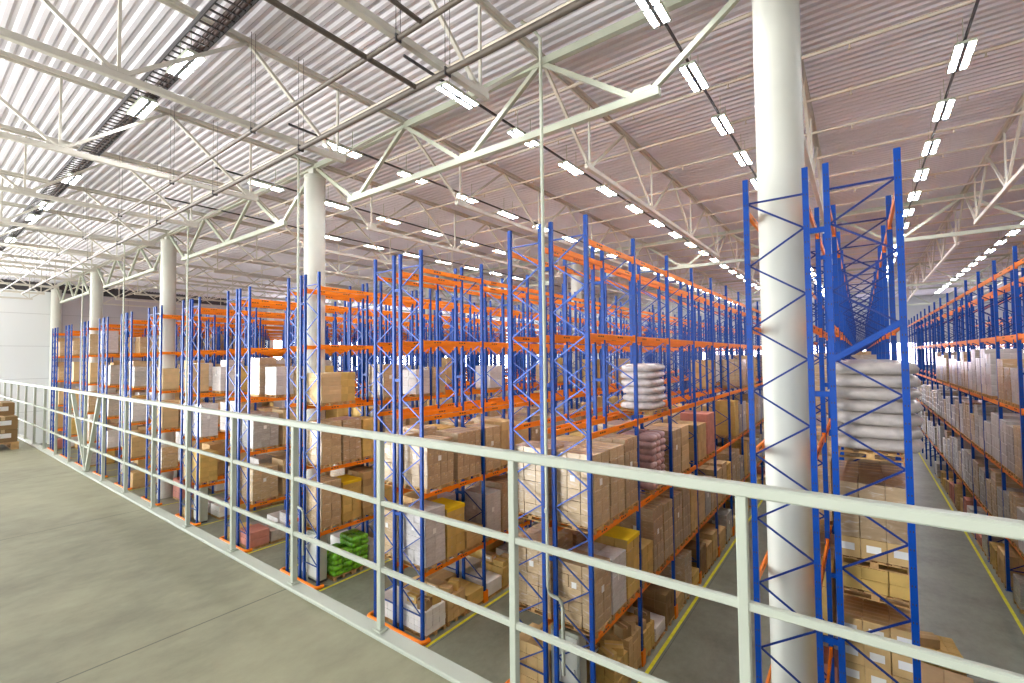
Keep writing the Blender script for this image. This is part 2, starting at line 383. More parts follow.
# sprinkler mains along the walkway
def main_pipe(y, r, x0, x1, label, z=EYE + 6.2):
    t = thing('sprinkler_main', label, 'pipe', (0, y, z))
    put('pipe', quick(lambda m: m.tube([(x0, 0, 0), (x1, 0, 0)], r, 12), ['pipe']), t)
    x = x1 - 1
    while x > x0:
        m = MB(); m.box(x - .015, x + .015, -r - .02, r + .02, -r - .02, r + .02)
        m.box(x - .004, x + .004, -r - .008, -r, r, ROOF - z); m.box(x - .004, x + .004, r, r + .008, r, ROOF - z)
        put('hanger', m.mesh('hanger', ['track']), t); x -= 6
main_pipe(7.15, .07, -60, 6, 'thick brown pipe hung under the trusses just before the columns')
main_pipe(5.8, .05, -60, 6, 'thinner dark pipe hung under the trusses nearer the cable tray')
for i, (X, y0, y1, r) in enumerate(((-7.98, 2.2, 7.15, .055), (-6.32, 3.6, 5.75, .045))):
    thing('branch_pipe', ['brown cross pipe joining the thick main over the walkway', 'short dark cross pipe ending at the thinner main'][i], 'pipe', (X, 0, EYE + 6.2), 0, None, quick(lambda m: m.tube([(0, y0, 0), (0, y1, 0)], r, 12), ['pipe']))
for i, Y in enumerate([9.4] + [12.4 + 2.75 * k for k in range(0, 24)]):
    m = MB(); m.tube([(XL, 0, 0), (XRT, 0, 0)], .05, 8)
    if Y < 40:
        x = -30.
        while x < 12:
            m.tube([(x, 0, -.05), (x, 0, -.16)], .02, 6); m.tube([(x, 0, -.16), (x, 0, -.175)], .045, 6); x += 3
    thing('sprinkler_pipe', 'thin cream sprinkler pipe crossing under the roof, %s past the thick main' % ORD[i + 1], 'pipe', (0, Y, EYE + 8.28), 0, 'cream sprinkler pipes', m.mesh('sprinkler_pipe', ['pipew']))

# ------------------------------------------------------------------ racks
RX0, PITCH, FD, GAP = -1.7717, 6.0, 1.0228, .3277
YF, BAY, RH = 10.36, 3.03, EYE + 3.53
LV = [2.14, 4.63, 7.11, 9.59, 11.96]
UW = .1
def upright_mesh(m):   # omega-like open section, slots on the front face
    w = .05; d = .045
    m.box(-w, w, -d, -d + .02, 0, RH)
    m.box(-w, -w + .014, -d, d, 0, RH); m.box(w - .014, w, -d, d, 0, RH)
    m.box(-w, -w + .03, d - .014, d, 0, RH); m.box(w - .03, w, d - .014, d, 0, RH)
    z = .3
    while z < RH - .1:
        m.box(-.028, -.014, -d - .0015, -d, z, z + .035, 1); m.box(.014, .028, -d - .0015, -d, z, z + .035, 1); z += .3
up_me = quick(upright_mesh, ['blue', 'dark'], 'upright')
up_far = quick(lambda m: m.box(-.05, .05, -.045, .045, 0, RH), ['blue'], 'upright')
def brace_pts(mir):
    a, b = .04, FD - .04
    if mir: a, b = b, a
    z = EYE + 3.02; side = 0; pts = [(a, z)]
    while z > .9:
        z -= .625; side ^= 1; pts.append(((b if side else a), z))
    return pts
def brace_mesh(m, mir, w=.034):
    pts = brace_pts(mir)
    z0 = EYE + 3.02
    m.bar((.04, 0, z0 + .02), (FD - .04, 0, z0 + .02), w, w)
    m.bar((.04, 0, pts[-1][1]), (FD - .04, 0, pts[-1][1]), w, w)
    for p, q in zip(pts, pts[1:]): m.bar((p[0], 0, p[1]), (q[0], 0, q[1]), w * .8, w)
br_me = [quick(lambda m, k=k: brace_mesh(m, k), ['bluebrace'], 'bracing') for k in (0, 1)]
br_ga = [quick(lambda m, k=k: brace_mesh(m, k), ['galvbrace'], 'bracing') for k in (0, 1)]
foot_me = quick(lambda m: (m.cbox(-.09, .09, -.08, .08, 0, .015, .003), m.box(-.055, .055, -.05, .05, .015, .14)), ['blue'], 'foot_plate')
def frame_far(m, mir):
    m.box(-.05, .05, -.045, .045, 0, RH); m.box(FD - .05, FD + .05, -.045, .045, 0, RH)
ff = []
for k in (0, 1):
    m = MB(); brace_mesh(m, k)
    for mi in range(len(m.mi)): m.mi[mi] = 1
    frame_far(m, k); ff.append(m.mesh('upright_frame', ['blue', 'bluebrace']))
L = BAY - UW
def beam_mesh(m):
    m.cbox(-.025, .025, 0, L, -.15, 0, .006)
    for y in (0, L - .035): m.box(-.034, .034, y, y + .035, -.19, .03)
    for y in (.5, .62, .74, 1.7, 1.82, 1.94):
        m.box(.025, .0265, y, y + .08, -.085, -.045, 1); m.box(-.0265, -.025, y, y + .08, -.085, -.045, 1)
be_me = quick(beam_mesh, ['orange', 'dark'], 'beam')
be_far = quick(lambda m: m.box(-.025, .025, 0, L, -.15, 0), ['orange'], 'beam')
tie_me = quick(lambda m: m.box(0, GAP - .1, -.03, .03, -.05, .05), ['blue'], 'spacer')
prot_me = quick(lambda m: (m.cbox(.06, .1, -.12, .12, 0, .42, .01), m.cbox(-.06, .1, -.12, -.08, 0, .42, .01), m.cbox(-.06, .1, .08, .12, 0, .42, .01)), ['orange'], 'protector')
def rowname(k):
    if k == 0: return 'rack around the near column'
    if k < 0: return ['', 'rack across the open aisle', 'second rack across the open aisle'][-k]
    return '%s rack past the near column' % ORD[k]
def size_px(X, Y, Z):
    p = px_of(X, Y, Z)
    if not p or not (-60 < p[0] < 1084): return 0
    return 1 / p[2]
KMAX = 11
def build_rack(k):
    x0 = RX0 - PITCH * k
    nb = 21 if k < 4 else 19
    b0 = 0 if k >= 0 else 2
    desc = 'tall blue and orange double pallet rack'
    t = thing('pallet_rack', '%s, %s' % (desc, {0: 'built around the nearest white column'}.get(k, 'the ' + rowname(k))), 'pallet rack', (x0, YF, 0), 0, 'double pallet racks')
    beams = []
    for side in (0, 1):
        xs = side * (FD + GAP)
        for b in range(b0, nb + 1):
            y = b * BAY
            near = (b <= 2 and 0 <= k <= 3) or (b <= 5 and k in (0, 1)) or (b <= 6 and k == -1)
            if near:
                f = put('upright_frame', (br_me if k <= 0 else br_ga)[side], t, (xs, y, 0))
                for xx in (0, FD):
                    put('upright', up_me, f, (xx, 0, 0)); put('foot_plate', foot_me, f, (xx, 0, 0))
                if b == 0: pass
            elif k <= 4 or b <= 6:
                f = put('upright_frame', (br_me if k <= 0 else br_ga)[side], t, (xs, y, 0))
                for xx in (0, FD): put('upright', up_far, f, (xx, 0, 0))
            else: put('upright_frame', ff[side], t, (xs, y, 0))
            if b < nb:
                for li, z in enumerate(LV):
                    for fx in (0, FD):
                        out = -.045 if fx == 0 else .045
                        X = x0 + xs + fx; beams.append((size_px(X, YF + y + 1.5, z), xs + fx, y + UW / 2, z))
            if b > 0 and b <= 6 and 0 <= k <= 3:
                xx = -.0 if side == 0 else FD
                p = put('protector', prot_me, t, (xs + xx, y, 0), PI if side == 0 else 0); p['label'] = 'orange corner guard'
    beams.sort(key=lambda q: -q[0])
    stuff = MB()
    for i, (s, bx, by, z) in enumerate(beams):
        if i < 97: put('beam', be_me if i < 40 else be_far, t, (bx, by, z))
        else: stuff.box(bx - .025, bx + .025, by, by + L, z - .15, z)
    o = put('beam', stuff.mesh('beam', ['orange']), t); o['kind'] = 'stuff'
    if k >= 0:
        for b in (0, 1, 2):
            for z in (EYE - .74, EYE + 2.31, EYE - 5.2):
                put('spacer', tie_me, t, (FD + .05, b * BAY, z))
    return t
racks = {}
for k in range(-2, KMAX + 1): racks[k] = build_rack(k)
# the heavier brace on the near rack
m = MB(); m.bar((FD + GAP + .03, -.06, EYE - .1), (2 * FD + GAP - .03, -.06, EYE + .52), .05, .1); o = put('heavy_brace', m.mesh('heavy_brace', ['blue']), racks[0]); o['label'] = 'thick blue brace'
# end guards
def guard(m):
    W = 2 * FD + GAP
    pts = []
    for a in range(0, 91, 15): pts.append((-.02 - .16 * math.cos(math.radians(a)) , .0 + .1 - .16 * math.sin(math.radians(a)), .1))
    pts = [(-.2, .3, .1), (-.2, .12, .1), (-.15, .03, .1), (-.05, 0, .1), (W + .05, 0, .1), (W + .15, .03, .1), (W + .2, .12, .1), (W + .2, .3, .1)]
    m.tube(pts, .07, 10)
    for xx in (.1, W / 2, W - .1): m.box(xx - .06, xx + .06, -.05, .05, 0, .08)
gme = quick(guard, ['orange'], 'rack_end_guard')
for k in range(0, KMAX + 1):
    thing('rack_end_guard', 'orange curved floor guard at the foot of the %s' % rowname(k), 'guard rail', (RX0 - PITCH * k, YF - .2, 0), 0, 'orange rack end guards', gme)
# aisle lines
ln = MB(); ln.box(-.05, .05, 0, 64, 0, .004)
lme = ln.mesh('aisle_line', ['yline'])
n = 3
for k in range(-2, KMAX + 1):
    x0 = RX0 - PITCH * k
    for xx in (x0 - .27, x0 + 2 * FD + GAP + .27):
        struct('trim_%d' % n, lme, (xx, YF - .1, 0)); n += 1

# ------------------------------------------------------------------ goods
def pallet_mesh(m, w, d):   # w along y, d along x
    for i in range(3):
        yy = -w / 2 + i * (w - .1) / 2; m.box(-d / 2, d / 2, yy, yy + .1, 0, .02)
        for j in range(3):
            xx = -d / 2 + j * (d - .12) / 2; m.box(xx, xx + .12, yy, yy + .1, .02, .1)
    n = 6
    for i in range(n):
        xx = -d / 2 + i * (d - .12) / (n - 1); m.box(xx, xx + .12, -w / 2, w / 2, .115, .135)
    for i in range(3):
        yy = -w / 2 + i * (w - .1) / 2; m.box(-d / 2, d / 2, yy, yy + .1, .1, .115)
PAL = {}
def pallet(w):
    if w not in PAL: PAL[w] = quick(lambda m: pallet_mesh(m, w, 1.15), ['wood'], 'pallet')
    return PAL[w]
CART = {}
def carton_me(dx, dy, dz, mat, lab):
    key = (round(dx, 3), round(dy, 3), round(dz, 3), mat, lab)
    if key not in CART:
        m = MB(); m.cbox(-dx / 2, dx / 2, -dy / 2, dy / 2, 0, dz, .008)
        m.box(-dx / 2 - .001, dx / 2 + .001, -.025, .025, dz - .06, dz + .001, 1)
        m.box(-dx / 2 + .006, dx / 2 - .006, -.025, .025, dz, dz + .0015, 1)
        if lab:
            a, b = dy * .28, dz * .22
            m.box(dx / 2, dx / 2 + .002, -a, a, dz * .35, dz * .35 + b * 1.6, 2)
            a = dx * .28; m.box(-a, a, -dy / 2 - .002, -dy / 2, dz * .35, dz * .35 + b * 1.6, 2)
        CART[key] = m.mesh('carton', [mat, 'kraftp' if mat.startswith('k') or mat in ('golden', 'wkraft', 'wbrown') else mat, 'label'])
    return CART[key]
def grid(m, W, D, H, nx, ny, nz, rnd, z0=.14):
    dx, dy, dz = D / nx, W / ny, H / nz
    for c in range(nz):
        for a in range(nx):
            for b in range(ny):
                if 0 < a < nx - 1 and 0 < b < ny - 1 and c < nz - 1: continue
                j = rnd.uniform(-.008, .008); k = rnd.uniform(-.008, .008)
                x, y, z = -D / 2 + a * dx + j, -W / 2 + b * dy + k, z0 + c * dz
                m.cbox(x + .003, x + dx - .003, y + .003, y + dy - .003, z, z + dz - .004, .007)
def lumpy(m, x0, x1, y0, y1, z0, z1, rnd, n=8):
    # rounded sack: superellipsoid
    cx, cy, cz = (x0 + x1) / 2, (y0 + y1) / 2, (z0 + z1) / 2; a, b, c = (x1 - x0) / 2, (y1 - y0) / 2, (z1 - z0) / 2
    vs = []; R = 6; S = 14; e = .45
    sp = lambda t, p: math.copysign(abs(t) ** p, t)
    for i in range(1, R):
        ph = -PI / 2 + PI * i / R
        for j in range(S):
            th = 2 * PI * j / S; w = 1 + rnd.uniform(-.05, .05)
            vs.append((cx + a * w * sp(math.cos(ph), .5) * sp(math.cos(th), e), cy + b * w * sp(math.cos(ph), .5) * sp(math.sin(th), e), cz + c * sp(math.sin(ph), .8) * w))
    fs = []
    for i in range(R - 2):
        for j in range(S): k = (j + 1) % S; fs.append((i * S + j, i * S + k, i * S + S + k, i * S + S + j))
    fs.append(tuple(range(S - 1, -1, -1))); fs.append(tuple(range((R - 2) * S, (R - 1) * S)))
    m.add(vs, fs, 0, True)
# load kinds: (words, category, material, nx, ny, nz, height, width options, extras)
KIND = {
 'kraft':  dict(w='brown cartons', mat='kraft', n=(3, 2, 5)),
 'golden': dict(w='golden-brown cartons', mat='golden', n=(3, 2, 6)),
 'wkraft': dict(w='film-wrapped tan cartons', mat='wkraft', n=(3, 2, 5)),
 'wbrown': dict(w='film-wrapped dark cartons', mat='wbrown', n=(3, 3, 4)),
 'wwhite': dict(w='film-wrapped white cartons', mat='wwhite', n=(2, 2, 4)),
 'wgrey':  dict(w='film-wrapped grey stack', mat='wgrey', n=(2, 2, 5)),
 'slats':  dict(w='pale flat-layered cartons', mat='kraftp', n=(2, 1, 9)),
 'yellowtop': dict(w='cartons under yellow sheet', mat='golden', n=(3, 2, 5), top='yellow'),
 'label':  dict(w='brown cartons, white labels', mat='kraft', n=(3, 3, 4), lab=True),
 'white':  dict(w='white cartons', mat='white', n=(3, 2, 5)),
 'rosy':   dict(w='rosy cartons', mat='rosy', n=(2, 2, 5)),
 'bag':    dict(w='shiny grey sacks', mat='bag', sack=7),
 'bagp':   dict(w='shiny rosy-white sacks', mat='bagp', sack=7),
 'mat':    dict(w='puffy grey wrapped layers', mat='bag', layer=.24),
 'matw':   dict(w='puffy white wrapped layers', mat='bagw', layer=.26),
 'swhite': dict(w='small white cartons', mat='white', n=(4, 3, 9)),
 'sbrown': dict(w='small brown cartons', mat='kraft', n=(4, 3, 8)),
 'sgold':  dict(w='small golden cartons', mat='golden', n=(4, 3, 10)),
 'sdark':  dict(w='small dark cartons', mat='kraftd', n=(3, 3, 7)),
 'crates': dict(w='blue plastic crates', mat='bluecrate', n=(3, 2, 2)),
 'green':  dict(w='bright green sacks', mat='green', sack=6),
}
STK = {}
def stack_me(kind, W, H, v):
    key = (kind, W, H, v)
    if key in STK: return STK[key]
    K = KIND[kind]; rnd = random.Random(str(key)); m = MB(); D = 1.14
    if 'layer' in K:
        nz = max(2, round(H / K['layer'])); dz = H / nz
        for c in range(nz):
            j = rnd.uniform(-.02, .02)
            lumpy(m, -D / 2 + j - .03, D / 2 + j + (.2 if K['mat'] == 'bag' else .03), -W / 2 + j - .02, W / 2 + j + .02, .14 + c * dz - .02, .14 + (c + 1) * dz + .015, rnd)
    elif 'sack' in K:
        nz = max(2, round(H / .2)); dz = H / nz
        for c in range(nz):
            ny = 2 if W < 1 else 3
            for a in range(2):
                for b in range(ny):
                    dx, dy = D / 2, W / ny
                    j, k2 = rnd.uniform(-.02, .02), rnd.uniform(-.02, .02)
                    lumpy(m, -D / 2 + a * dx + j - .02, -D / 2 + (a + 1) * dx + j + .02, -W / 2 + b * dy + k2 - .02, -W / 2 + (b + 1) * dy + k2 + .02, .14 + c * dz - .03, .14 + (c + 1) * dz + .02, rnd)
    else:
        nx, ny, nz = K['n']; ny = max(1, round(ny * W / .85)); nz = max(1, round(nz * H / 1.6))
        grid(m, W, D, H, nx, ny, nz, rnd)
    STK[key] = m.mesh('carton_stack', [K['mat']]); return STK[key]
def sheet_me(kind, W, H):
    key = ('sheet', W, H)
    if key not in STK: STK[key] = quick(lambda m: (m.cbox(-.585, .585, -W / 2 - .01, W / 2 + .01, .14 + H, .14 + H + .012, .003), m.box(.575, .585, -W / 2, W / 2, .14 + H - .1, .14 + H)), ['yellow'], 'top_sheet')
    return STK[key]
slip = {}
def slip_me(W, H):
    key = (W, H)
    if key not in slip:
        slip[key] = quick(lambda m: (m.box(.572, .575, -.12, .02, .14 + H * .55, .14 + H * .55 + .17), m.box(-.1, .04, -W / 2 - .006, -W / 2 - .003, .14 + H * .6, .14 + H * .6 + .15)), ['label'], 'paper_label')
    return slip[key]
loads = []   # (k, side, bay, level, slot, yc, W, H, kind)
rnd = random.Random(11)
SLOT3 = [(.05 + .49, .88), (.05 + 1.46, .88), (.05 + 2.43, .88)]
SLOT2 = [(.05 + .74, 1.22), (.05 + 2.18, 1.22)]
def fill_bay(k, s, b, li, kinds, hs=(1.2, 1.9), p=1., slots=None):
    sl = slots or (SLOT3 if rnd.random() < .65 else SLOT2)
    for i, (yc, W) in enumerate(sl):
        if rnd.random() > p: continue
        kd = kinds[i % len(kinds)] if isinstance(kinds, tuple) else rnd.choice(kinds)
        H = hs[i] if isinstance(hs, list) else round(rnd.uniform(*hs), 1)
        loads.append((k, s, b, li, i, yc, W, H, kd, len(sl)))
CUR = {  # curated bays: (row, side, bay, level): (kinds, heights, slots)
 (1, 1, 0, 2): (('wkraft', 'wkraft', 'wbrown'), [1.8, 1.8, 1.9], SLOT3), (1, 1, 0, 1): (('wkraft', 'wwhite', 'yellowtop'), [1.5, 1.4, 1.6], SLOT3),
 (1, 1, 1, 2): (('bagp',), [1.7], [(1.75, 1.25)]), (1, 1, 1, 3): (('matw',), [1.5], [(1.95, 1.5)]), (1, 1, 0, 3): None, (1, 1, 2, 3): None, (1, 1, 3, 3): None, (1, 1, 4, 3): None,
 (1, 1, 1, 1): (('golden', 'wbrown', 'wkraft'), [1.0, 1.9, 1.8], SLOT3), (1, 1, 2, 2): (('wkraft', 'slats'), [1.6, 1.6], SLOT3[:2]), (1, 1, 3, 2): (('kraft', 'rosy'), [1.4, 1.7], SLOT2),
 (1, 1, 2, 1): (('wbrown', 'wbrown', 'kraft'), [1.8, 1.9, 1.6], SLOT3), (1, 1, 6, 3): (('wkraft', 'wkraft'), [1.5, 1.5], SLOT2),
 (1, 0, 0, 2): (('wkraft', 'wkraft', 'kraft'), [1.8, 1.7, 1.7], SLOT3), (1, 0, 0, 1): (('wkraft', 'wbrown'), [1.8, 1.6], SLOT2), (1, 0, 0, 3): None, (1, 0, 1, 3): None,
 (2, 1, 0, 3): None, (2, 1, 1, 3): None, (2, 0, 0, 3): None, (2, 0, 1, 3): None,
 (2, 1, 0, 2): (('wbrown', 'wbrown'), [1.5, 1.6], SLOT2), (2, 0, 0, 2): (('wkraft', 'wkraft', 'golden'), [1.6, 1.7, 1.6], SLOT3),
 (2, 1, 0, 1): (('wwhite', 'yellowtop', 'kraft'), [1.8, 1.6, .6], SLOT3), (2, 1, 1, 1): (('wwhite', 'wbrown', 'kraft'), [1.6, 1.8, 1.7], SLOT3), (2, 1, 1, 2): (('wkraft', 'kraft', 'kraft'), [1.6, 1.7, 1.5], SLOT3),
 (2, 0, 0, 1): (('wkraft', 'kraft', 'wwhite'), [1.5, 1.7, 1.5], SLOT3),
 (3, 1, 0, 3): (('slats', 'golden'), [1.2, 1.2], [SLOT3[0], (1.3, .7)]), (3, 1, 0, 2): (('wkraft', 'wbrown', 'golden'), [1.7, 1.7, 1.6], SLOT3), (3, 1, 0, 1): (('wkraft', 'yellowtop', 'kraft'), [1.8, 1.6, 1.8], SLOT3),
 (4, 1, 0, 3): (('wwhite', 'slats'), [1.4, 1.4], [(1.7, .9), (2.6, .8)]), (5, 1, 0, 3): (('wwhite', 'golden'), [1.4, 1.4], [SLOT3[1], SLOT3[2]]), 
 (0, 1, 0, 3): (('mat', 'mat'), [1.6, 1.6], SLOT2), (0, 1, 0, 2): (('wbrown', 'wbrown'), [1.8, 1.8], SLOT2), (0, 1, 0, 1): (('label', 'kraft', 'kraft'), [2.0, 1.7, 1.6], SLOT3),
 (0, 0, 0, 1): None, (0, 0, 0, 2): None, (0, 0, 0, 3): None,
 (0, 1, 1, 3): (('mat', 'wgrey'), [1.6, 1.6], SLOT2), (0, 1, 1, 4): None, (0, 1, 0, 4): None,
}
mixA = ['wkraft', 'wkraft', 'wbrown', 'kraft', 'golden', 'wwhite', 'slats', 'wgrey']
mixR = ['wkraft', 'wgrey', 'wgrey', 'wwhite', 'wwhite', 'wbrown']
for k in range(-1, KMAX + 1):
    for s in (0, 1):
        if k == -1 and s == 1: continue
        nb = 16 if k <= 1 else (7 if k <= 4 else 5)
        for b in range(3 if k == -1 else 0, nb):
            for li in (1, 2, 3, 4):
                key = (k, s, b, li)
                if key in CUR:
                    c = CUR[key]
                    if c: fill_bay(k, s, b, li, c[0], c[1], 1., c[2])
                    continue
                if k == -1: p = {1: .95, 2: .95, 3: .95 if b < 11 else 0, 4: .0}[li]; mix = mixR
                elif k <= 2: p = {1: .9, 2: .85, 3: .12 if b < 5 else .35, 4: 0}[li]; mix = mixA
                elif k <= 5: p = {1: .85, 2: .8, 3: .45 if b < 2 else .2, 4: 0.}[li]; mix = mixA
                else: p = {1: .85, 2: .85, 3: .8 if k >= 8 else .6, 4: .7 if k >= 8 else 0}[li]; mix = mixA
                if k >= 3 and s == 0 and b > 2: continue
                fill_bay(k, s, b, li, mix, (1.2, 1.9), p)
# ground level, varied lower stacks
GR = {(3, 1, 0): (('green', 'green', 'bagp'), [.9, 1.3, .8], [(1.12, .9), (1.96, .74), (2.66, .6)]), (4, 1, 0): (('rosy', 'crates', 'wwhite'), [.7, .5, 1.], SLOT3), (3, 0, 0): (('bagp', 'bagp', 'white'), [1.1, 1., .8], SLOT3), (2, 1, 0): (('swhite', 'sbrown', 'sgold'), [.75, .8, .5], SLOT3), (2, 1, 1): (('swhite', 'sgold', 'wgrey'), [.5, .7, .9], SLOT3),
      (1, 1, 0): (('sgold', 'sbrown'), [.8, 1.], SLOT3[1:]), (5, 1, 0): (('swhite', 'sgold'), [.6, .8], SLOT3[1:]), (1, 1, 1): (('sgold', 'swhite', 'sdark'), [.7, .4, 1.], SLOT3), (1, 1, 2): (('sbrown', 'wbrown', 'sgold'), [.5, 1.5, .5], SLOT3), (2, 0, 0): (('white', 'kraft', 'kraft'), [.6, .6, .6], SLOT3), (1, 0, 0): (('kraft', 'golden', 'wkraft'), [1.2, 1., 1.], SLOT3),
      (0, 1, 0): (('kraft', 'kraft'), [1.2, 1.2], SLOT2)}
for k in range(-1, KMAX + 1):
    for s in (0, 1):
        for b in range(3 if k == -1 else 0, 12 if k <= 1 else 5):
            if k == -1 and s == 1: continue
            if k == 0 and s == 0 and b < 1: continue
            if k >= 3 and s == 0 and b > 1: continue
            if (k, s, b) in GR:
                g = GR[(k, s, b)]; fill_bay(k, s, b, 0, g[0], g[1], 1., g[2])
            else: fill_bay(k, s, b, 0, ['sbrown', 'sgold', 'sdark', 'swhite', 'kraft', 'wgrey', 'rosy'], (.4, 1.2), .8)
def clear(l):
    X, Y, Z = lpos(l)
    return not any(abs(X - cx) < 1.05 and abs(Y - cy) < l[6] / 2 + .5 for cx in [16.8] + colx for cy in (COLY, COLY + 23.8, COLY + 47.6))
def lpos(l):
    k, s, b, li, i, yc, W, H, kd, ns = l
    X = RX0 - PITCH * k + s * (FD + GAP) + FD / 2
    return X, YF + b * BAY + yc, (0 if li == 0 else LV[li - 1])
def vis(l):
    X, Y, Z = lpos(l); p = px_of(X, Y, Z + l[7] / 2)
    if not p or p[0] < -20 or p[0] > 1050 or p[1] > 720: return 0
    k, s, b = l[0], l[1], l[2]
    w = 1.
    if k >= 0 and s == 0: w = .55 if b == 0 else .3
    if k == -1: w = 1
    if k > 2 and b > 2: w *= .6
    return w * (l[7] + .3) / p[2] ** 1
loads = [l for l in loads if clear(l)]
loads.sort(key=lambda l: -vis(l))
rest = MB()
slotname = {3: ['front', 'middle', 'rear'], 2: ['front', 'rear'], 1: ['single']}
rmats = ['kraft', 'wkraft', 'wbrown', 'wwhite', 'wgrey', 'golden', 'kraftp', 'white', 'rosy', 'bag', 'wood']
LEVN = ['floor', 'first', 'second', 'third', 'fourth']
ncount = 0
placed = []
for li_, l in enumerate(loads):
    X, Y, Z = lpos(l); k, s, b, li, i, yc, W, H, kd, ns = l
    if vis(l) <= 0: continue
    K = KIND[kd]
    if ncount < 290:
        ncount += 1
        place = '%s level, %s bay %s, %s side, %s' % (LEVN[li], ORD[b + 1], slotname[ns][i], 'near' if (s == 1) == (k >= 0) else 'far', rowname(k).replace(' past the near column', ' past column').replace('rack around the near column', 'rack around column').replace('rack across the open aisle', 'rack across aisle'))
        t = thing('pallet_load', K['w'] + ', ' + place, 'pallet load', (X + (.0), Y, Z), 0, 'pallet loads in the racks')
        put('pallet', pallet(W), t)
        if (k, s, b, li, i) == (0, 1, 0, 2, 0):
            t['label'] = 'dark wrapped cartons above labelled cartons on two pallets, second level, rack around column'
            put('carton_stack', stack_me('golden', W, .42, 3), t)
            put('pallet', pallet(W), t, (0, 0, .56))
            for a in range(3):
                for bb in range(3): put('carton', carton_me(.375, W / 3 - .006, .36, 'kraft', True), t, (-.38 + a * .38, -W / 2 + (bb + .5) * W / 3, .7))
            put('wrapped_stack', stack_me('wbrown', W, .98, 3), t, (0, 0, .925)); continue
        if ncount <= 60 and 'sack' not in K and 'layer' not in K and kd != 'slats':
            nx, ny, nz = K['n']; ny = max(1, round(ny * W / .85)); nz = max(1, round(nz * H / 1.6)); D = 1.14
            dx, dy, dz = D / nx, W / ny, H / nz
            for c in range(nz):
                for a in range(nx):
                    for bb in range(ny):
                        if c < nz - 1 and a < nx - 1 and a > 0 and 0 < bb < ny - 1: continue
                        me = carton_me(dx - .006, dy - .006, dz - .004, K['mat'], bool(K.get('lab')))
                        put('carton', me, t, (-D / 2 + (a + .5) * dx + rnd.uniform(-.008, .008), -W / 2 + (bb + .5) * dy + rnd.uniform(-.008, .008), .138 + c * dz), rnd.uniform(-.012, .012))
        else: put('sack_stack' if 'sack' in K or 'layer' in K else 'carton_stack', stack_me(kd, W, H, ncount % 2), t)
        if K.get('top'): put('top_sheet', sheet_me(kd, W, H), t)
        if kd.startswith('w') and ncount % 3 != 0: put('paper_label', slip_me(W, H), t)
    else:
        mi = rmats.index(K['mat']) if K['mat'] in rmats else 9
        rest.box(X - .57, X + .57, Y - W / 2, Y + W / 2, Z, Z + .02, 10); rest.box(X - .5, X + .5, Y - W / 2, Y + W / 2, Z + .02, Z + .12, 10)
        nz = max(2, int(H / .35)); 
        for c in range(nz):
            for h in (0, 1):
                rest.cbox(X - .57 + h * .575, X - .005 + h * .575, Y - W / 2 + .005 * (c % 2), Y + W / 2, Z + .12 + c * H / nz, Z + .12 + (c + 1) * H / nz - .006, .01, mi)
print('LOADS', len(loads), ncount)
o = thing('distant_pallet_load', 'film-wrapped and brown carton loads deep in the far bays of the racks', 'pallet load', (0, 0, 0), 0, None, rest.mesh('distant_loads', rmats)); o['kind'] = 'stuff'

# loose cartons on top of floor loads in the front bays
loose = [(2, 1, 0, 0), (2, 1, 0, 1), (2, 1, 1, 1), (1, 1, 0, 0), (1, 1, 1, 0), (1, 1, 0, 1)]
lw = ['at the front', 'in the middle', 'at the rear']
q = 0
for l in loads:
    key = (l[0], l[1], l[2], l[4])
    if l[3] == 0 and key in loose:
        X, Y, Z = lpos(l)
        for j, (ax, ay) in enumerate([(-.3, -.15), (.28, .18), (.3, -.25)]):
            dx, dy, dz = rnd.choice([(.42, .3, .26), (.36, .34, .3), (.5, .34, .2)])
            mat = rnd.choice(['kraft', 'golden', 'kraftp', 'kraftd'])
            adj = {'kraft': 'brown', 'golden': 'golden', 'kraftp': 'pale', 'kraftd': 'dark brown'}[mat]
            thing('carton', '%s loose carton on %s floor load, %s bay, %s, %s' % (adj, slotname[3][l[4]], ORD[l[2] + 1], rowname(l[0]).replace('past the near', 'past'), ['inner', 'outer rear', 'outer front'][j]), 'carton',
                  (X + ax, Y + ay, .14 + l[7]), rnd.uniform(-.5, .5), 'loose cartons on floor loads', carton_me(dx, dy, dz, mat, q % 3 == 0)); q += 1
# pallets set down in the aisle beside the near rack
for j, (x, y, rz, kd, H, lb_) in enumerate([(1.45, 18.5, .12, 'sgold', .35, 'low golden carton layer on a pallet set down in the open aisle'), (1.5, 16.7, -.1, 'slats', .3, 'pale flat cartons on a pallet in the open aisle, nearer the rack end')]):
    t = thing('pallet_load', lb_, 'pallet load', (x, y, 0), rz)
    put('pallet', pallet(1.22), t); put('carton_stack', stack_me(kd, 1.22, H, 5), t)
thing('carton', 'brown carton on top of the golden carton layer in the open aisle', 'carton', (1.3, 18.4, .49), .3, None, carton_me(.5, .42, .25, 'kraft', False))

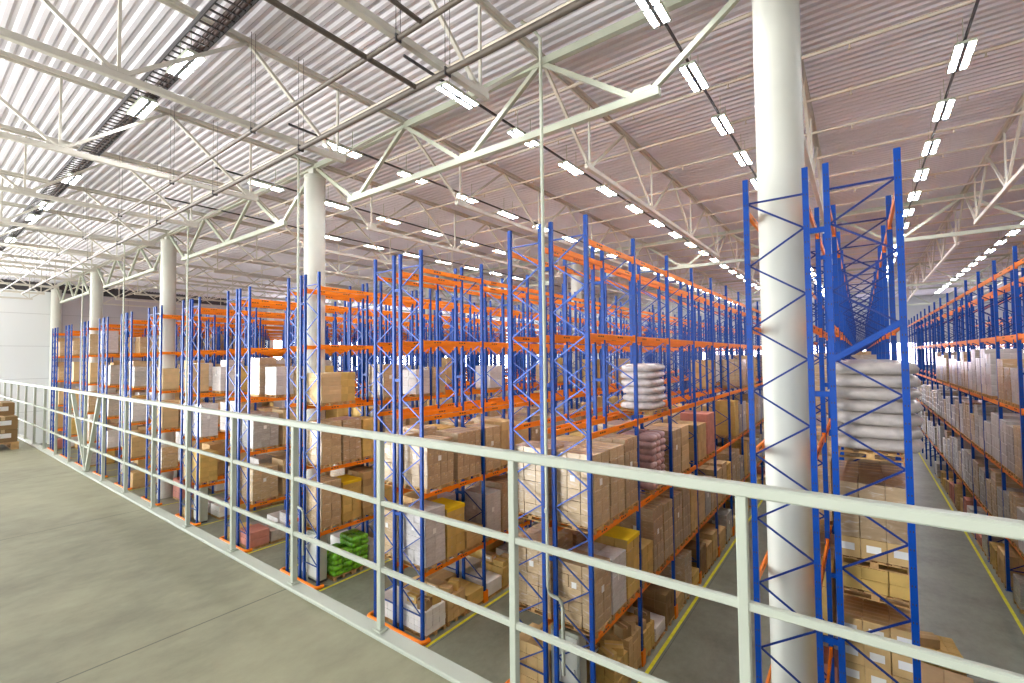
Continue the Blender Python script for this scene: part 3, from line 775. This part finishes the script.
# ------------------------------------------------------------------ drain pipes in front of the racks
def drain(x, label, bend):
    r = .045; Y = 10.22
    if bend:
        pts = [(-.0, -.0 , EYE + 8.5), (0, 0, EYE - 5.85), (.03, 0, EYE - 5.98), (.1, -.0, EYE - 6.05), (.32, 0, EYE - 6.08), (.4, 0, EYE - 6.15), (.43, 0, EYE - 6.3), (.43, 0, EYE - 7.9)]
        pts = [(-.28, -.5, EYE + 8.75), (-.12, -.25, EYE + 8.65), (0, -.03, EYE + 8.45)] + pts[1:]
    else: pts = [(0, 0, ROOF), (0, 0, EYE - 5.9), (.05, 0, EYE - 6.02), (.25, 0, EYE - 6.06), (.3, 0, EYE - 6.2), (.3, 0, EYE - 7.9)]
    t = thing('drain_pipe', label, 'pipe', (x, Y, 0), 0, 'white drain pipes')
    put('pipe', quick(lambda m: m.tube(pts, r, 12), ['cream']), t)
    put('collar', quick(lambda m: m.tube([(0, 0, EYE - 4.0), (0, 0, EYE - 3.9)], r + .02, 12), ['cream']), t)
for i, k in enumerate((1, 3, 5, 7, 9)):
    drain(RX0 - PITCH * k + FD + GAP / 2 + (.02 if k == 1 else -.12), 'white drain pipe running down the front of the %s' % rowname(k), True)
# white utility cabinets at rack feet
def cab(m): m.cbox(-.42, .42, -.2, .2, .1, 2.0, .02)
for i, (k, xo) in enumerate(((1, 1.5), (3, 1.7), (5, 1.9))):
    t = thing('utility_cabinet', 'white metal cabinet behind the end uprights of the %s' % rowname(k), 'cabinet', (RX0 - PITCH * k + xo, YF + .35, 0))
    put('body', quick(cab, ['cream']), t); put('door', quick(lambda m: (m.cbox(-.38, .38, -.225, -.2, .2, 1.92, .01), m.box(.28, .31, -.25, -.225, 1., 1.15)), ['colw']), t)
    put('plinth', quick(lambda m: m.box(-.38, .38, -.17, .17, 0, .1), ['track']), t)

# ------------------------------------------------------------------ walkway railing
RY = 1.756; PS = .974; PX = -2.288
t = thing('guard_railing', 'cream square-tube railing along the walkway edge', 'railing', (0, RY, MEZ))
RT = 1.162
put('top_rail', quick(lambda m: m.cbox(XL + .05, 13, -.025, .025, RT - .042, RT, .006), ['cream']), t)
for h in (.755, .37): put('mid_rail', quick(lambda m: m.cbox(XL + .05, 13, -.0125, .0125, h - .015, h + .015, .004), ['cream']), t)
pm = quick(lambda m: (m.cbox(-.0175, .0175, -.0175, .0175, 0, RT - .04, .003), m.box(-.035, .035, -.03, .03, 0, .01)), ['cream'], 'post')
for i in range(-15, 72): put('post', pm, t, (PX - PS * i, 0, .03 if False else .02))
m = MB(); m.bar((-9.9, 0, 1.1), (-9.02, 0, .03), .045, .045); put('strut', m.mesh('strut', ['cream']), t)
m = MB(); m.bar((-8.37, 0, 1.1), (-8.98, 0, .03), .045, .045); put('strut', m.mesh('strut', ['cream']), t)

# pallet of cartons on the walkway
px, py = -13.15, 1.1
PR = bpy.data.objects
t = thing('pallet', 'wooden pallet on the walkway beside the railing, under labelled brown cartons', 'pallet', (px, py, MEZ), 0, None, quick(lambda m: pallet_mesh(m, .8, 1.2), ['wood']))
cnt = 0
for c in range(3):
    for a in range(3):
        for b in range(2):
            if c == 2 and a == 2: continue
            cnt += 1
            thing('carton', 'brown labelled carton on walkway pallet, %s layer, %s from near end, %s side' % (['bottom', 'middle', 'top'][c], ORD[3 - a], ['inner', 'railing'][b]), 'carton',
                  (px - .4 + a * .39, py - .19 + b * .385, MEZ + .136 + c * .235), 0, 'labelled cartons on the walkway pallet', carton_me(.38, .375, .233, 'kraftd', True))

# ------------------------------------------------------------------ light
w = bpy.data.worlds.new('world'); bpy.context.scene.world = w; w.use_nodes = True
wn = w.node_tree; bg = wn.nodes['Background']; bg.inputs[1].default_value = 6.
tc = wn.nodes.new('ShaderNodeTexCoord'); sp = wn.nodes.new('ShaderNodeSeparateXYZ'); wn.links.new(tc.outputs['Generated'], sp.inputs[0])
rc = ramp(wn, N(wn, 'ShaderNodeMapRange').outputs[0], [(0, (0, 0, 0, 1)), (1, (1, 1, 1, 1))]); wn.links.new(rc, bg.inputs[0])
mr = [x for x in wn.nodes if x.type == 'MAP_RANGE'][0]; wn.links.new(sp.outputs[2], mr.inputs[0]); mr.inputs[1].default_value = -.15; mr.inputs[2].default_value = .1
m2 = N(wn, 'ShaderNodeMapRange'); wn.links.new(sp.outputs[0], m2.inputs[0]); m2.inputs[1].default_value = -1.; m2.inputs[2].default_value = .2; m2.inputs[3].default_value = 23.; m2.inputs[4].default_value = 4.
wn.links.new(m2.outputs[0], bg.inputs[1])
e = [x for x in wn.nodes if x.type == 'VALTORGB'][0].color_ramp.elements; e[0].color = (.85, .84, .82, 1); e[1].color = (.42, .45, .48, 1)
sc = bpy.context.scene
sc.view_settings.view_transform = 'Standard'; sc.view_settings.look = 'None'; sc.view_settings.gamma = 1; sc.view_settings.use_curve_mapping = False
sc.view_settings.exposure = 0.25
